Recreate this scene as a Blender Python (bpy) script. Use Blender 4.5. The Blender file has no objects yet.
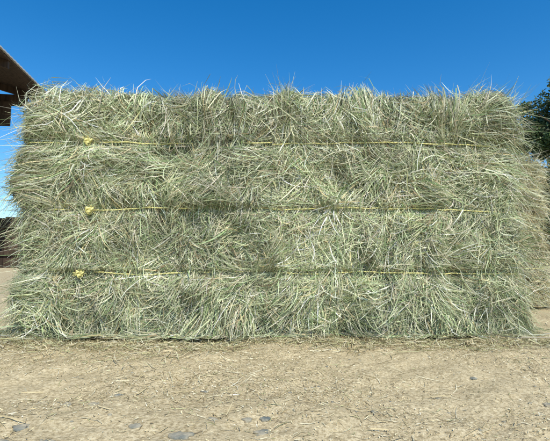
import bpy, math, numpy as np
from mathutils import Vector
rng=np.random.default_rng(7)
scene=bpy.context.scene
scene.view_settings.view_transform='Standard'; scene.view_settings.look='None'; scene.view_settings.exposure=0

# ------------------------------------------------------------ helpers
def vnoise(x,y,seed=0):
    x=np.asarray(x,float);y=np.asarray(y,float)
    xi=np.floor(x).astype(np.int64);yi=np.floor(y).astype(np.int64)
    xf=x-xi;yf=y-yi
    def h(a,b):
        n=(a*374761393+b*668265263+seed*974711)&0x7fffffff
        n=((n^(n>>13))*1274126177)&0x7fffffff
        n=n^(n>>16)
        return (n&0xffff)/65535.0
    sx=xf*xf*(3-2*xf);sy=yf*yf*(3-2*yf)
    return ((h(xi,yi)*(1-sx)+h(xi+1,yi)*sx)*(1-sy)+(h(xi,yi+1)*(1-sx)+h(xi+1,yi+1)*sx)*sy)*2-1
def fbm(x,y,seed=0,o=4):
    s=0;a=1.0;f=1.0
    for k in range(o):
        s=s+a*vnoise(x*f,y*f,seed+k*17);a*=.5;f*=2.03
    return s
def np_mesh(name,verts,faces,mat,cols=None,smooth=False,parent=None):
    verts=np.asarray(verts,np.float32).reshape(-1,3);faces=np.asarray(faces,np.int32)
    k=faces.shape[1]
    me=bpy.data.meshes.new(name)
    me.vertices.add(len(verts));me.vertices.foreach_set('co',verts.ravel())
    me.loops.add(faces.size);me.loops.foreach_set('vertex_index',faces.ravel())
    me.polygons.add(len(faces));me.polygons.foreach_set('loop_start',np.arange(0,faces.size,k,dtype=np.int32))
    me.polygons.foreach_set('use_smooth',np.full(len(faces),smooth))
    me.update(calc_edges=True)
    if cols is not None:
        a=me.color_attributes.new('Col','FLOAT_COLOR','POINT')
        c=np.ones((len(verts),4),np.float32);c[:,:3]=cols
        a.data.foreach_set('color',c.ravel())
    me.materials.append(mat)
    ob=bpy.data.objects.new(name,me);scene.collection.objects.link(ob)
    if parent: ob.parent=parent
    return ob
def empty(name,loc=(0,0,0)):
    e=bpy.data.objects.new(name,None);e.location=loc;e.empty_display_size=.1
    scene.collection.objects.link(e);return e
def ribbons(P,N,width,taper,roll,cols):
    n,K,_=P.shape
    T=np.gradient(P,axis=1);T/=np.linalg.norm(T,axis=2,keepdims=True)+1e-9
    S=np.cross(T,N);S/=np.linalg.norm(S,axis=2,keepdims=True)+1e-9
    U=np.cross(S,T)
    r=roll if roll.ndim==2 else roll[:,None]
    S=S*np.cos(r)[...,None]+U*np.sin(r)[...,None]
    W=(width[:,None]*taper[None,:])[...,None]*.5
    V=np.stack([P-S*W,P+S*W],axis=2).reshape(-1,3)
    base=(np.arange(n)[:,None]*K+np.arange(K-1)[None,:])*2
    F=np.stack([base,base+1,base+3,base+2],axis=-1).reshape(-1,4)
    C=np.repeat(cols,K*2,axis=0).reshape(n,K,2,3)
    sh=1+.12*np.sin(np.linspace(0,5,K)[None,:]+rng.uniform(0,6,n)[:,None])
    C=(C*sh[...,None,None]).reshape(-1,3)
    return V,F,C
def tube(path,rad,seg=7):
    P=np.asarray(path,float);n=len(P);rad=np.broadcast_to(rad,(n,))
    T=np.gradient(P,axis=0);T/=np.linalg.norm(T,axis=1,keepdims=True)+1e-9
    ref=np.array([0.12,.23,1.0]);A=np.cross(T,ref);A/=np.linalg.norm(A,axis=1,keepdims=True)+1e-9
    B=np.cross(T,A);th=np.linspace(0,2*np.pi,seg,endpoint=False)
    V=P[:,None]+rad[:,None,None]*(A[:,None]*np.cos(th)[None,:,None]+B[:,None]*np.sin(th)[None,:,None])
    i=np.arange(n-1)[:,None]*seg;j=np.arange(seg)[None,:];j2=(j+1)%seg
    F=np.stack([i+j,i+j2,i+seg+j2,i+seg+j],-1).reshape(-1,4)
    return V.reshape(-1,3),F
def merge(parts):
    Vs=[];Fs=[];o=0
    for V,F in parts:
        Vs.append(V);Fs.append(np.asarray(F)+o);o+=len(V)
    return np.concatenate(Vs),np.concatenate(Fs)
def box(x0,x1,y0,y1,z0,z1):
    V=np.array([[x,y,z] for x in(x0,x1) for y in(y0,y1) for z in(z0,z1)],float)
    F=np.array([[0,1,3,2],[4,6,7,5],[0,4,5,1],[2,3,7,6],[0,2,6,4],[1,5,7,3]])
    return V,F
# ------------------------------------------------------------ materials
def mat_new(name):
    m=bpy.data.materials.new(name);m.use_nodes=True;nt=m.node_tree
    return m,nt,nt.nodes['Principled BSDF'],nt.nodes['Material Output']
def attr_mat(name,rough=.45,spec=.4,transl=.2):
    m,nt,b,o=mat_new(name)
    a=nt.nodes.new('ShaderNodeAttribute');a.attribute_name='Col'
    src=a.outputs['Color']
    nt.links.new(src,b.inputs['Base Color'])
    b.inputs['Roughness'].default_value=rough;b.inputs['Specular IOR Level'].default_value=spec
    if transl:
        t=nt.nodes.new('ShaderNodeBsdfTranslucent');mx=nt.nodes.new('ShaderNodeMixShader')
        nt.links.new(src,t.inputs['Color']);mx.inputs[0].default_value=transl
        nt.links.new(b.outputs[0],mx.inputs[1]);nt.links.new(t.outputs[0],mx.inputs[2])
        nt.links.new(mx.outputs[0],o.inputs['Surface'])
    return m
def noise_mat(name,c1,c2,scale,rough=.9,bump=.3,bscale=None,stretch=(1,1,1),bd=.01,spec=.2):
    m,nt,b,o=mat_new(name)
    tc=nt.nodes.new('ShaderNodeTexCoord');mp=nt.nodes.new('ShaderNodeMapping');mp.inputs['Scale'].default_value=stretch
    nt.links.new(tc.outputs['Object'],mp.inputs['Vector'])
    nz=nt.nodes.new('ShaderNodeTexNoise');nz.inputs['Scale'].default_value=scale;nz.inputs['Detail'].default_value=4
    nt.links.new(mp.outputs[0],nz.inputs['Vector'])
    cr=nt.nodes.new('ShaderNodeValToRGB');cr.color_ramp.elements[0].position=.3;cr.color_ramp.elements[1].position=.7
    cr.color_ramp.elements[0].color=(*c1,1);cr.color_ramp.elements[1].color=(*c2,1)
    nt.links.new(nz.outputs['Fac'],cr.inputs[0]);nt.links.new(cr.outputs[0],b.inputs['Base Color'])
    b.inputs['Roughness'].default_value=rough;b.inputs['Specular IOR Level'].default_value=spec
    n2=nt.nodes.new('ShaderNodeTexNoise');n2.inputs['Scale'].default_value=bscale or scale*3;n2.inputs['Detail'].default_value=3
    nt.links.new(mp.outputs[0],n2.inputs['Vector'])
    bp=nt.nodes.new('ShaderNodeBump');bp.inputs['Strength'].default_value=bump;bp.inputs['Distance'].default_value=bd
    nt.links.new(n2.outputs['Fac'],bp.inputs['Height']);nt.links.new(bp.outputs[0],b.inputs['Normal'])
    return m
M_hay=attr_mat('hay_stems',transl=.12);M_chaff=attr_mat('straw_chaff',transl=0)
M_leaf=attr_mat('leaves',rough=.5,transl=.2)
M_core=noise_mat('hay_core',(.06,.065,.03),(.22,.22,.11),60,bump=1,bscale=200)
M_twine=noise_mat('yellow_twine',(.76,.68,.24),(.86,.80,.36),300,rough=.5,bump=.5,bscale=900,bd=.001)
M_stone=noise_mat('stone',(.13,.15,.14),(.42,.37,.26),85,rough=.9,bump=.5,bscale=300,bd=.003)
M_wood=noise_mat('weathered_wood',(.035,.024,.018),(.09,.062,.045),3,bump=.5,bscale=20,stretch=(6,6,.6))
M_metal=noise_mat('roof_metal',(.42,.42,.42),(.55,.54,.52),2,rough=.45,bump=.1,spec=.5)
M_bark=noise_mat('bark',(.06,.045,.03),(.14,.11,.08),6,bump=1,bscale=20,stretch=(3,3,.5),bd=.05)

# ------------------------------------------------------------ hay bale
TW=[.146,.294,.454];ZT=.569;R=.028;V0=ZT-R;A0=.556;B0=.20;RC=.035
L1=2*(A0-RC);L2=2*(B0-RC);LC=math.pi/2*RC;PER=2*L1+2*L2+4*LC
def plan(u):
    u=np.mod(u+L1/2,PER)
    x=np.zeros_like(u);y=np.zeros_like(u);nx=np.zeros_like(u);ny=np.zeros_like(u)
    a=A0-RC;b=B0-RC
    segs=[(L1,'l',(-a,-B0),(1,0),(0,-1)),(LC,'c',(a,-b),-90),(L2,'l',(A0,-b),(0,1),(1,0)),(LC,'c',(a,b),0),
          (L1,'l',(a,B0),(-1,0),(0,1)),(LC,'c',(-a,b),90),(L2,'l',(-A0,b),(0,-1),(-1,0)),(LC,'c',(-a,-b),180)]
    s=0
    for sg in segs:
        m=(u>=s)&(u<=s+sg[0]);t=u[m]-s
        if sg[1]=='l':
            x[m]=sg[2][0]+sg[3][0]*t;y[m]=sg[2][1]+sg[3][1]*t;nx[m]=sg[4][0];ny[m]=sg[4][1]
        else:
            an=np.radians(sg[3])+t/RC;nx[m]=np.cos(an);ny[m]=np.sin(an)
            x[m]=sg[2][0]+RC*nx[m];y[m]=sg[2][1]+RC*ny[m]
        s+=sg[0]
    return x,y,nx,ny
def pinch(v,w=.024):
    d=np.minimum(np.minimum(np.abs(v-TW[0]),np.abs(v-TW[1])),np.abs(v-TW[2]))
    return 1-np.exp(-(d/w)**2)
LEFT=[.052,.032,.062,.028];RIGHT=[.054,.030,.037,.035]
rowc=np.array([.05,.22,.373,.53])
def surf(u,v,c,seed=0):
    x,y,nx,ny=plan(u)
    ph=np.clip((v-V0)/R,0,math.pi/2)
    off=-R+R*np.cos(ph);z=np.minimum(v,V0)+R*np.sin(ph)
    ins=np.maximum(v-V0-R*math.pi/2,0);off=off-ins
    p=pinch(v+.016*vnoise(u*12,u*0+.5,seed+5))*(.7+.3*vnoise(u*9,v*0+7.7,seed+6))
    lo=np.interp(v,rowc,LEFT);ro=np.interp(v,rowc,RIGHT)
    endw=(np.where(nx<0,lo,ro)-.016*(1-p))*np.abs(nx)**1.2*(ins<=0)
    fl=sum(.012*np.exp(-((x-xx-.016*vnoise(v*14,v*0,k))/.012)**2) for k,xx in enumerate((.035,-.21,.27,-.41,-.1,.16,.43)))
    bl=.007*p+.011*fbm(u*6,v*8,seed+3,3)+.010*vnoise(u*26,v*26,seed+9)-fl*.8
    tot=bl+c
    cn=np.cos(ph);sn=np.sin(ph)
    h=off+endw+tot*cn
    X=x+nx*h;Y=y+ny*h;Z=z+(tot+.009*vnoise(x*11,x*0+3.3,seed+71)+.005*vnoise(x*29,x*0+1.3,seed+72))*sn
    Z0=.002+.008*rng.random(Z.shape)
    low=np.maximum(Z0-Z,0)
    sp=(.35+.75*rng.random(Z.shape[0]).reshape((-1,)+(1,)*(Z.ndim-1)))*(.75+.5*vnoise(x*18,y*18,seed+80))
    X=X+nx*low*sp;Y=Y+ny*low*sp;Z=np.maximum(Z,Z0)
    N=np.stack([nx*cn,ny*cn,sn],-1)
    return np.stack([X,Y,Z],-1),N
def palette(n,tone,straw):
    base=np.array([[.61,.62,.39],[.48,.54,.30],[.29,.38,.17],[.76,.73,.51],[.68,.57,.31],[.34,.26,.14],[.84,.84,.68]])
    w=np.array([.27,.24,.15,.16,.06,.03,.11])
    if straw: w=np.array([.15,.08,.03,.25,.32,.07,.10])
    c=base[rng.choice(7,n,p=w/w.sum())]
    return np.clip(c*tone[:,None]*rng.uniform(.75,1.2,(n,1))*rng.normal(1,.04,(n,3)),.01,.87)
def make_bale(loc,rotz,nfront,nother,straw=False,seed=0,knots=True):
    e=empty('hay_bale',loc);e.rotation_euler[2]=rotz
    parts=[]
    def stems(n,nc,ulo,uhi,loose=False):
        uc=rng.uniform(ulo,uhi,nc);vc=rng.uniform(0.0,ZT+.17,nc)
        m=rng.random(nc)<.82;vc=np.where(m,rng.uniform(0,ZT+.02,nc),vc)
        row=np.where(vc<TW[0],0,np.where(vc<TW[1],1,np.where(vc<TW[2],2,3)))
        down=rng.normal(-90,38,nc);up=rng.normal(90,45,nc);anyd=rng.uniform(-180,180,nc);hor=rng.choice([0,180],nc)+rng.normal(0,28,nc)
        flow=-90+95*fbm(uc*5,vc*7,seed+21,2)+rng.normal(0,12,nc)
        q=rng.random(nc)
        th=np.where(row==0,np.where(q<.3,down,np.where(q<.8,-90+55*fbm(uc*7,vc*4,seed+22,2),anyd)),
           np.where(row==3,np.where(q<.40,down,np.where(q<.65,up,np.where(q<.85,flow,anyd))),
                    np.where(q<.58,flow,np.where(q<.74,down,np.where(q<.86,hor,anyd)))))
        vc=np.where((row==0)&(q<.65),rng.uniform(.06,.16,nc),vc)
        ln=rng.uniform(.045,.125,nc);cv=rng.normal(0,11,nc);lift=np.abs(rng.normal(0,.010,nc))
        tone=rng.uniform(.60,1.14,nc)*(1+.18*fbm(uc*9,vc*11,seed+40,2))
        dep=rng.uniform(-.008,.014,nc);wsp=rng.uniform(.005,.018,nc);fan=rng.normal(0,10,nc)
        tone*=np.interp(dep,[-.008,.014],[.85,1.08])  # shade painted into the gaps: deeper clumps get a darker colour, outer ones lighter
        ci=rng.integers(0,nc,n)
        if loose: th[:]=rng.uniform(-180,180,nc);cv*=1.5
        a=rng.normal(0,1,n);thr=np.radians(th[ci])
        u0=uc[ci]-np.sin(thr)*a*wsp[ci]+rng.normal(0,.012,n);v0=vc[ci]+np.cos(thr)*a*wsp[ci]+rng.normal(0,.012,n)
        K=6;L=ln[ci]*rng.uniform(.5,1.25,n);d=L/(K-1)
        ang=th[ci]+a*fan[ci]+rng.normal(0,9,n);dc=cv[ci]+rng.normal(0,5,n)
        k=np.arange(K)
        A=np.radians(ang[:,None]+dc[:,None]*k[None]+np.cumsum(rng.normal(0,4,(n,K)),1))
        st=rng.uniform(.0,.6,n)*L
        u=u0[:,None]+np.cumsum(np.cos(A),1)*d[:,None]-(np.cos(A[:,:1])*st[:,None])
        v=v0[:,None]+np.cumsum(np.sin(A),1)*d[:,None]-(np.sin(A[:,:1])*st[:,None])
        t=k/(K-1)
        c=dep[ci][:,None]+rng.uniform(-.010,.009,n)[:,None]+lift[ci][:,None]*t[None]**1.5*1.6-.006*(1-t)[None]
        stray=rng.random(n)<(.4 if loose else .05)
        c=c+stray[:,None]*np.abs(rng.normal(0,.018,n))[:,None]*t[None]**1.3
        over=rng.random(n)<.07
        lim=.006+.06*pinch(v,.017)
        c=np.where(over[:,None],c,np.minimum(c,lim))
        v=np.where(v<0,-np.abs(v)*.7,v)
        P,N=surf(u,v,c,seed)
        w=np.where(rng.random(n)<.22,rng.uniform(.0018,.0030,n),rng.uniform(.0007,.0018,n))
        tp=np.array([.6,.95,1,.95,.75,.15])
        parts.append(ribbons(P,N,w,tp,rng.normal(0,.55,n),palette(n,tone[ci],straw)))
    H=L1/2+.10
    stems(nfront,int(nfront/70),-H,H)
    stems(int(nfront*.06),int(nfront*.04),-H,H,True)
    stems(nother,int(nother/60),H,PER-H)
    def fringe(n,uu,vv,ln,dirn,c0=-.01):
        K=6;t=np.arange(K)/(K-1);P0,N0=surf(uu,vv,np.full(n,c0),seed)
        D=dirn/np.linalg.norm(dirn,axis=1,keepdims=True)
        bend=rng.normal(0,.45,(n,3));bend[:,2]-=.30
        P=P0[:,None]+D[:,None]*(ln[:,None]*t)[...,None]+bend[:,None]*(ln[:,None]*t**2*.8)[...,None]
        P[...,2]=np.maximum(P[...,2],.003)
        Nn=np.repeat(rng.normal(0,1,(n,1,3)),K,1)
        w=rng.uniform(.0006,.0018,n)
        parts.append(ribbons(P,Nn,w,np.array([.8,1,.9,.7,.5,.15]),np.zeros(n),palette(n,rng.uniform(.75,1.15,n),straw)))
    n=5000
    uu=rng.uniform(-H,H,n);dens=.5+.5*vnoise(uu*14,uu*0+2.5,5);vv=rng.uniform(V0,ZT+.08,n)
    fringe(n,uu,vv,rng.uniform(.006,.028,n)*(.4+dens),np.stack([rng.normal(0,.9,n),rng.normal(0,.5,n),np.full(n,.6)],1))
    for cx,na,lm in((.035,800,.052),(-.20,160,.035),(.27,160,.035),(.16,120,.035),(-.38,140,.035)):
        n=na;uu=rng.normal(cx,.014,n);fringe(n,uu,rng.uniform(V0-.08,ZT+.02,n),rng.uniform(.02,lm,n),np.stack([rng.normal(0,.35,n),rng.normal(-.2,.3,n),np.full(n,1.)],1),0)
    n=600;uu=rng.uniform(L1/2-.06,L1/2+.13,n);fringe(n,uu,rng.uniform(V0-.10,ZT,n),rng.uniform(.03,.075,n),np.stack([rng.normal(.5,.5,n),rng.normal(-.1,.4,n),np.full(n,.7)],1),0)
    for s in(-1,1):
        n=4200;uu=s*rng.uniform(L1/2-.04,L1/2+.20,n);vv=rng.uniform(0.01,ZT,n)
        fringe(n,uu,vv,rng.uniform(.02,.075,n),np.stack([s*np.abs(rng.normal(.45,.35,n)),rng.normal(-.35,.5,n),rng.normal(-.6,.5,n)],1),0)
    # skirt of stems spilling onto the ground
    n=2600;uu=rng.uniform(-H-.05,H+.05,n)
    fringe(n,uu,rng.uniform(.004,.05,n),rng.uniform(.015,.06,n)*(.6+.5*vnoise(uu*9,uu*0,4)),np.stack([rng.normal(0,.6,n),-np.abs(rng.normal(.35,.35,n)),rng.normal(-.6,.3,n)],1),0)
    V=[];F=[];C=[];o=0
    for a,b,c in parts: V.append(a);F.append(b+o);C.append(c);o+=len(a)
    np_mesh('hay_stems',np.concatenate(V),np.concatenate(F),M_hay,np.concatenate(C),parent=e)
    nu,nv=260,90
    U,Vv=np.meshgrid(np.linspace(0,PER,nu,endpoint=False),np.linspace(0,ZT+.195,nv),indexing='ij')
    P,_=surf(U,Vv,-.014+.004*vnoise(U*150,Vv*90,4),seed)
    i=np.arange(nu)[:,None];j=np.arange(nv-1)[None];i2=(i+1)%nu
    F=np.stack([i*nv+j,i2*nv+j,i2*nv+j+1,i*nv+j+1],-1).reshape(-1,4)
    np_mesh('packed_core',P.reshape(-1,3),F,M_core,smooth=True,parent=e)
    for q,tv in enumerate(TW):
        m=900;u=np.linspace(0,PER,m)
        xx=plan(u)[0]
        v=tv+.0035*vnoise(u*9,u*0,q+30)+.0015*vnoise(u*40,u*0,q+60)+[.000,.003,.003][q]*np.cos(xx*3.2)
        P,_=surf(u,np.full(m,tv),np.full(m,.0135),seed)
        out=P.copy();nrm=np.stack(plan(u)[2:]+(0*u,),1)
        for _ in range(60):
            sm=out.copy();sm[1:-1]=(out[:-2]+out[2:])*.5
            dd=((sm-P)*nrm).sum(1);sm=np.where((dd<-.001)[:,None],sm-nrm*(dd+.001)[:,None],sm);out=sm
        P=out;P[:,2]=v
        ph=np.linspace(0,m*1.1,m)
        A,F1=tube(P+np.stack([0*ph,.0005*np.cos(ph),.0005*np.sin(ph)],1),.0010,5)
        Bv,F2=tube(P-np.stack([0*ph,.0005*np.cos(ph),.0005*np.sin(ph)],1),.0010,5)
        pt=[(A,F1),(Bv,F2)]
        if knots:
            uk=(-.437,-.425,-.435)[q]
            kp=P[int((PER+uk)/PER*(m-1))]+np.array([0,(-.016,-.012,-.018)[q],0])
            t=np.linspace(0,2*np.pi,70);r=.0055
            K3=np.stack([r*(np.sin(t)+1.3*np.sin(2*t))*.75,-r*.8*np.sin(3*t),r*(np.cos(t)-1.3*np.cos(2*t))*.7],1)+kp
            pt.append(tube(K3,.0023,6))
            K4=np.stack([r*.8*(np.cos(2*t)+.6*np.sin(t)),-r*.6*np.cos(3*t)-.002,r*.8*np.sin(2*t+.5)],1)+kp
            pt.append(tube(K4,.0021,6))
            for z in range(34):
                d=rng.normal(0,1,3);d[1]=-abs(d[1])*.6;d/=np.linalg.norm(d);b=rng.normal(0,.5,3)
                tt=np.linspace(0,1,6)[:,None];pt.append(tube(kp+d*tt*rng.uniform(.007,.014)+b*tt**2*.006,np.linspace(.0008,.0004,6),4))
        V,F=merge(pt);np_mesh('twine_%d'%(q+1),V,F,M_twine,smooth=True,parent=e)
    return e
make_bale((-0.010,.225,0),math.radians(.8),84000,8000)
make_bale((.45,.84,0),math.radians(3),13000,5000,straw=True,seed=50,knots=False)

# ------------------------------------------------------------ ground
def gh(x,y):
    near=np.exp(-((x/3)**2+(y/3)**2))
    return (.008*fbm(x*5,y*5,11,3)+.0035*fbm(x*28,y*28,12,3)-.004)*near
def graded(lo,hi,c,fine,step,g):
    a=[c]
    s=step
    while a[-1]<hi:
        a.append(a[-1]+s)
        if abs(a[-1]-c)>fine: s*=g
    b=[c];s=step
    while b[-1]>lo:
        b.append(b[-1]-s)
        if abs(b[-1]-c)>fine: s*=g
    return np.array(sorted(set(a+b)))
gx=graded(-600,600,0,.9,.006,1.07);gy=graded(-600,900,-.45,.5,.006,1.07)
X,Y=np.meshgrid(gx,gy,indexing='ij');Z=gh(X,Y)
nx_,ny_=X.shape;i=np.arange(nx_-1)[:,None]*ny_;j=np.arange(ny_-1)[None]
F=np.stack([i+j,i+ny_+j,i+ny_+j+1,i+j+1],-1).reshape(-1,4)
m,nt,b,o=mat_new('dry_soil')
tc=nt.nodes.new('ShaderNodeTexCoord')
def NZ(s,d=4,r=.6):
    n=nt.nodes.new('ShaderNodeTexNoise');n.inputs['Scale'].default_value=s;n.inputs['Detail'].default_value=d;n.inputs['Roughness'].default_value=r
    nt.links.new(tc.outputs['Object'],n.inputs['Vector']);return n.outputs['Fac']
def RAMP(src,els):
    c=nt.nodes.new('ShaderNodeValToRGB');r=c.color_ramp
    r.elements[0].position=els[0][0];r.elements[0].color=(*els[0][1],1);r.elements[1].position=els[-1][0];r.elements[1].color=(*els[-1][1],1)
    for p,cc in els[1:-1]:
        q=r.elements.new(p);q.color=(*cc,1)
    nt.links.new(src,c.inputs[0]);return c.outputs[0]
def MIX(f,a_,b_,mode='MIX'):
    x=nt.nodes.new('ShaderNodeMix');x.data_type='RGBA';x.blend_type=mode
    if isinstance(f,float): x.inputs[0].default_value=f
    else: nt.links.new(f,x.inputs[0])
    nt.links.new(a_,x.inputs[6]);nt.links.new(b_,x.inputs[7]);return x.outputs[2]
c1=RAMP(NZ(6),[(.3,(.39,.315,.18)),(.5,(.49,.40,.235)),(.72,(.60,.495,.30))])
c2=RAMP(NZ(230,4,.75),[(.36,(.22,.17,.095)),(.48,(.50,.41,.245)),(.62,(.76,.66,.44))])
c3=MIX(.58,c1,c2)
vo=nt.nodes.new('ShaderNodeTexVoronoi');vo.inputs['Scale'].default_value=190;nt.links.new(tc.outputs['Object'],vo.inputs['Vector'])
c4=RAMP(vo.outputs['Color'],[(.12,(.5,.5,.48)),(.3,(1,1,1)),(.9,(1,1,1))])
c5=MIX(.5,c3,c4,'MULTIPLY')
nt.links.new(c5,b.inputs['Base Color']);b.inputs['Roughness'].default_value=.95;b.inputs['Specular IOR Level'].default_value=.1
bp=nt.nodes.new('ShaderNodeBump');bp.inputs['Strength'].default_value=.9;bp.inputs['Distance'].default_value=.003
nt.links.new(NZ(170,4,.75),bp.inputs['Height']);nt.links.new(bp.outputs[0],b.inputs['Normal'])
np_mesh('ground',np.stack([X,Y,Z],-1).reshape(-1,3),F,m,smooth=True)

# ------------------------------------------------------------ loose straw and chaff
pr=[]
def litter(n,x,y,lmin,lmax,wmin,wmax,lift=.003,bright=1.,green=0.):
    K=4;t=np.arange(K)/(K-1)-.5
    L=lmin+(lmax-lmin)*rng.random(n)**2;an=rng.uniform(0,2*np.pi,n);cv=rng.normal(0,.5,n)
    A=an[:,None]+cv[:,None]*t
    px=x[:,None]+np.cumsum(np.cos(A),1)*(L/(K-1))[:,None];py=y[:,None]+np.cumsum(np.sin(A),1)*(L/(K-1))[:,None]
    pz=gh(px,py)+.0006+np.abs(rng.normal(0,lift,n))[:,None]*(1+rng.normal(0,1,n)[:,None]*t)*.7
    pz=np.maximum(pz,gh(px,py)+.0004)
    P=np.stack([px,py,pz],-1);N=np.zeros_like(P);N[...,2]=1
    base=np.array([[.66,.56,.33],[.74,.67,.45],[.56,.46,.25],[.46,.45,.23],[.26,.20,.11],[.80,.75,.56]])
    pp=np.array([.28,.22,.2,.1+green,.12,.08])
    c=base[rng.choice(6,n,p=pp/pp.sum())]*rng.uniform(.7,1.05,(n,1))*bright
    pr.append(ribbons(P,N,rng.uniform(wmin,wmax,n),np.array([.6,1,.9,.4]),rng.normal(0,.5,n),c))
def keep(x,y,s,thr):
    k=fbm(x*s,y*s,77,3)+rng.normal(0,.5,len(x))>thr;return x[k],y[k]
x,y=keep(rng.uniform(-1.1,1.1,120000),-rng.uniform(0,.72,120000),6,.0);litter(len(x),x,y,.0012,.006,.0004,.0014,.0012)
x,y=keep(rng.uniform(-1.1,1.1,15000),-rng.uniform(0,.72,15000),5,.15);litter(len(x),x,y,.005,.026,.0005,.0013,.0016)
n=300;litter(n,rng.uniform(-1,1,n),-rng.uniform(0,.65,n),.02,.07,.0007,.0015,.003)
n=17000;x=rng.uniform(-.85,.85,n);y=-np.abs(rng.normal(0,.06,n))*(1+.8*vnoise(x*7,x*0,9))+.01
litter(n,x,y,.006,.05,.0007,.0017,.005,.97,.4)
n=16000;litter(n,rng.uniform(-3,3.5,n),rng.uniform(-.1,4,n),.008,.04,.0012,.003,.003)
V=[];F=[];C=[];o_=0
for a,b_,c in pr: V.append(a);F.append(b_+o_);C.append(c);o_+=len(a)
np_mesh('loose_straw',np.concatenate(V),np.concatenate(F),M_chaff,np.concatenate(C))

# ------------------------------------------------------------ stones
import bmesh
def stone(x,y,rx,ry,rz,sd):
    bm=bmesh.new();bmesh.ops.create_icosphere(bm,subdivisions=3,radius=1)
    V=np.array([v.co[:] for v in bm.verts]);F=np.array([[q.index for q in f.verts] for f in bm.faces]);bm.free()
    n=1+.30*vnoise(V[:,0]*1.6+sd*3.1,V[:,1]*1.6+V[:,2],sd)+.16*vnoise(V[:,0]*5+sd,V[:,1]*5,sd+1)
    V=V*n[:,None];V[:,2]=np.sign(V[:,2])*np.abs(V[:,2])**.7
    a=rng.uniform(-.5,.5);c,s=math.cos(a),math.sin(a)
    X=V[:,0]*rx;Y=V[:,1]*ry
    return np.stack([x+X*c-Y*s,y+X*s+Y*c,gh(np.array([x]),np.array([y]))[0]+V[:,2]*rz-rz*.2],1),F
st=[]
L=[(-.272,-.555,.008),(-.275,-.515,.008),(-.226,-.552,.007),(-.098,-.535,.010),(-.080,-.565,.011),(-.013,-.52,.008),(-.012,-.478,.006),
(-.073,-.478,.006),(-.032,-.485,.005),(-.233,-.425,.008),(-.268,-.425,.006),(-.153,-.51,.006),(.34,-.446,.007),(-.21,-.40,.005),(.05,-.56,.004),
(-.34,-.50,.007),(.22,-.40,.004),(-.10,-.36,.005),(.12,-.46,.004),(-.34,-.60,.010),(-.18,-.63,.010),(.30,-.33,.005)]
for k,(x,y,r) in enumerate(L): st.append(stone(x,y,r*1.1,r*.9,r*.42,k+1))
for k in range(260):
    x=rng.uniform(-.9,.9);y=rng.uniform(-.8,-.1);r=rng.uniform(.0010,.0028);st.append(stone(x,y,r,r*.9,r*.6,k+40))
V,F=merge(st);np_mesh('gravel_stones',V,F,M_stone,smooth=True)

# ------------------------------------------------------------ pole barn (left), eave running away from the viewer
barn=empty('pole_barn',(-5.62,9.4,0));barn.rotation_euler[2]=math.radians(8)
EZ=4.2;Wd=9.0;Ln=16;sl=.28
def roofpt(x,y,dz=0):
    xx=-x
    z=EZ+sl*min(xx,Wd/2)-sl*max(xx-Wd/2,0)
    return (x,y,z+dz)
ncor=220
ys=np.linspace(0,-Ln,ncor)
def sheet(d0,d1,x0,x1,cor):
    pts=[];F=[]
    for dz in(d0,d1):
        for x in(x0,-Wd/2,x1):
            for k,yv in enumerate(ys): pts.append(roofpt(x,yv,dz+cor*(k%2)))
    def id(l,a,k): return (l*3+a)*ncor+k
    for l in(0,1):
        for a in(0,1):
            for k in range(ncor-1): F.append([id(l,a,k),id(l,a+1,k),id(l,a+1,k+1),id(l,a,k+1)])
    for a in(0,2):
        for k in range(ncor-1): F.append([id(0,a,k),id(1,a,k),id(1,a,k+1),id(0,a,k+1)])
    for k in(0,ncor-1):
        for a in(0,1): F.append([id(0,a,k),id(0,a+1,k),id(1,a+1,k),id(1,a,k)])
    return np.array(pts),F
P_,F=sheet(.02,.05,.05,-Wd-.05,.012);np_mesh('roof_sheet',P_,F,M_metal,parent=barn)
P_,F=sheet(-.03,.012,0,-Wd,0);np_mesh('roof_boards',P_,F,M_wood,parent=barn)  # dark boards added below the sheet, underside shade put into their colour
pt=[]
for k in range(9):
    yv=-.06-k*(Ln-.2)/8
    for xa,xb in((-.03,-Wd/2),(-Wd/2,-Wd+.03)):
        z0=roofpt(xa,0)[2]-.035;z1=roofpt(xb,0)[2]-.035
        Vb=np.array([[xa,yv,z0-.16],[xa,yv,z0],[xa,yv-.07,z0-.16],[xa,yv-.07,z0],[xb,yv,z1-.16],[xb,yv,z1],[xb,yv-.07,z1-.16],[xb,yv-.07,z1]])
        pt.append((Vb,box(0,1,0,1,0,1)[1]))
for xx in(-1.35,-Wd+.85):
    for k in range(5): yv=-.35-k*(Ln-.7)/4;pt.append(box(xx-.3,xx-.1,yv-.1,yv+.1,-.1,EZ+.1))
    pt.append(box(xx-.28,xx,-Ln+.05,-.20,EZ-.35,EZ-.0))
V,F=merge(pt);np_mesh('posts_and_beams',V,F,M_wood,parent=barn)
pt=[box(-Wd+.8,-.80,-.19,-.14,EZ-.80,EZ-.20),box(-Wd+.8,-.45,-.135,-.10,EZ-.28,EZ-.0)]
V,F=merge(pt);np_mesh('end_header',V,F,M_wood,parent=barn)
pt=[]
for k in range(48):
    x=-Wd+.9+k*.165;pt.append(box(x,x+.155,-.03+.004*(k%3),.0+.004*(k%3),.0,1.2+rng.uniform(-.02,.02)))
pt.append(box(-Wd+.85,-.4,-.08,-.032,.3,.4));pt.append(box(-Wd+.85,-.4,-.08,-.032,.95,1.05))
V,F=merge(pt);np_mesh('plank_wall',V,F,M_wood,parent=barn)

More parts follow.
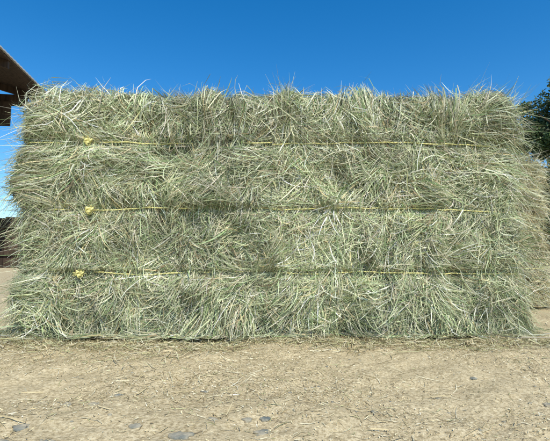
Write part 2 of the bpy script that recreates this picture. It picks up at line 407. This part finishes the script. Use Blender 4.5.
# ------------------------------------------------------------ trees
def leaves(centers,rad,n,size,tones,base=(.055,.085,.03)):
    ci=rng.integers(0,len(centers),n);d=rng.normal(0,1,(n,3));d/=np.linalg.norm(d,axis=1,keepdims=True)
    P=centers[ci]+d*(rad[ci]*rng.random(n)**.45)[:,None]
    a=rng.normal(0,1,(n,3));a/=np.linalg.norm(a,axis=1,keepdims=True);b=np.cross(a,rng.normal(0,1,(n,3)));b/=np.linalg.norm(b,axis=1,keepdims=True)
    s=(size*rng.uniform(.6,1.4,n))[:,None]
    V=np.stack([P-a*s,P+b*s*.45,P+a*s,P-b*s*.45],1).reshape(-1,3);F=np.arange(n*4).reshape(-1,4)
    c=np.array(base)*tones[ci][:,None]*rng.uniform(.6,1.5,(n,1))*rng.normal(1,.08,(n,3))
    return V,F,np.repeat(np.clip(c,.005,.5),4,axis=0)
def tree(loc,h,r,z0,nl):
    e=empty('shade_tree',loc);pt=[]
    t=np.linspace(0,1,10);pt.append(tube(np.stack([.2*np.sin(t*3),.15*np.sin(t*4),t*h*.8-.1],1),.26*(1-t*.85)+.02,10))
    cs=[];rs=[]
    for k in range(22):
        a=rng.uniform(0,6.28);zz=rng.uniform(.2,.75)*h*.8;ll=r*rng.uniform(.5,.95)
        end=np.array([math.cos(a)*ll,math.sin(a)*ll,zz+rng.uniform(.0,.28)*h])
        st_=np.array([.2*math.sin(zz/h*3.7),.1,zz]);tt=np.linspace(0,1,7)[:,None]
        pt.append(tube(st_+(end-st_)*tt+np.array([0,0,.25])*np.sin(tt*3.14),np.linspace(.09,.015,7),6))
    for k in range(210):
        a=rng.uniform(0,6.28);u=rng.uniform(0,1);zz=z0+(h-z0)*u;rr=r*math.sqrt(max(.1,1-(2*u-1.0)**2*.5))*rng.uniform(.3,1)
        cs.append([math.cos(a)*rr,math.sin(a)*rr,zz]);rs.append(rng.uniform(.3,.7))
    V,F=merge(pt);np_mesh('trunk_and_limbs',V,F,M_bark,smooth=True,parent=e)
    cs=np.array(cs);rs=np.array(rs);V,F,C=leaves(cs,rs,nl,.072,rng.uniform(.5,1.5,len(cs)),(.06,.095,.03))
    np_mesh('crown',V,F,M_leaf,C,parent=e)
tree((11.35,14,0),6.6,2.95,.3,100000)
cs=[];rs=[]
for k in range(420):
    a=rng.uniform(-1.25,1.25);d=rng.uniform(110,135);cs.append([math.sin(a)*d,math.cos(a)*d,rng.uniform(.3,3.4)]);rs.append(rng.uniform(1.5,3.2))
V,F,C=leaves(np.array(cs),np.array(rs),40000,.45,rng.uniform(.6,1.3,420),(.06,.085,.04))
V[:,2]=np.maximum(V[:,2],-.3)
np_mesh('distant_trees',V,F,M_leaf,C)

# ------------------------------------------------------------ light
sd=Vector((.36,-.80,1.0)).normalized()
w=bpy.data.worlds.new('World');scene.world=w;w.use_nodes=True;nt=w.node_tree
bg=nt.nodes['Background'];sk=nt.nodes.new('ShaderNodeTexSky');sk.sky_type='NISHITA';sk.sun_disc=False
sk.sun_elevation=math.asin(sd.z);sk.sun_rotation=math.atan2(sd.x,sd.y);sk.air_density=1.0;sk.dust_density=.15;sk.ozone_density=3
hs=nt.nodes.new('ShaderNodeHueSaturation');hs.inputs['Saturation'].default_value=1.40;hs.inputs['Value'].default_value=1.25
nt.links.new(sk.outputs[0],hs.inputs['Color']);nt.links.new(hs.outputs[0],bg.inputs[0]);bg.inputs[1].default_value=.14
sl_=bpy.data.lights.new('sun','SUN');sl_.energy=5.0;sl_.angle=math.radians(.5);sl_.color=(1,.945,.83)
so=bpy.data.objects.new('sun',sl_);scene.collection.objects.link(so);so.rotation_euler=sd.to_track_quat('Z','Y').to_euler();so.location=(3,-6,10)
cam=bpy.data.cameras.new('camera');co=bpy.data.objects.new('camera',cam);scene.collection.objects.link(co)
cam.lens=28.2;cam.sensor_width=36;cam.clip_start=.02;cam.clip_end=3000
co.location=(0,-1.0,.176);co.rotation_euler=(math.radians(95.3),0,0);scene.camera=co
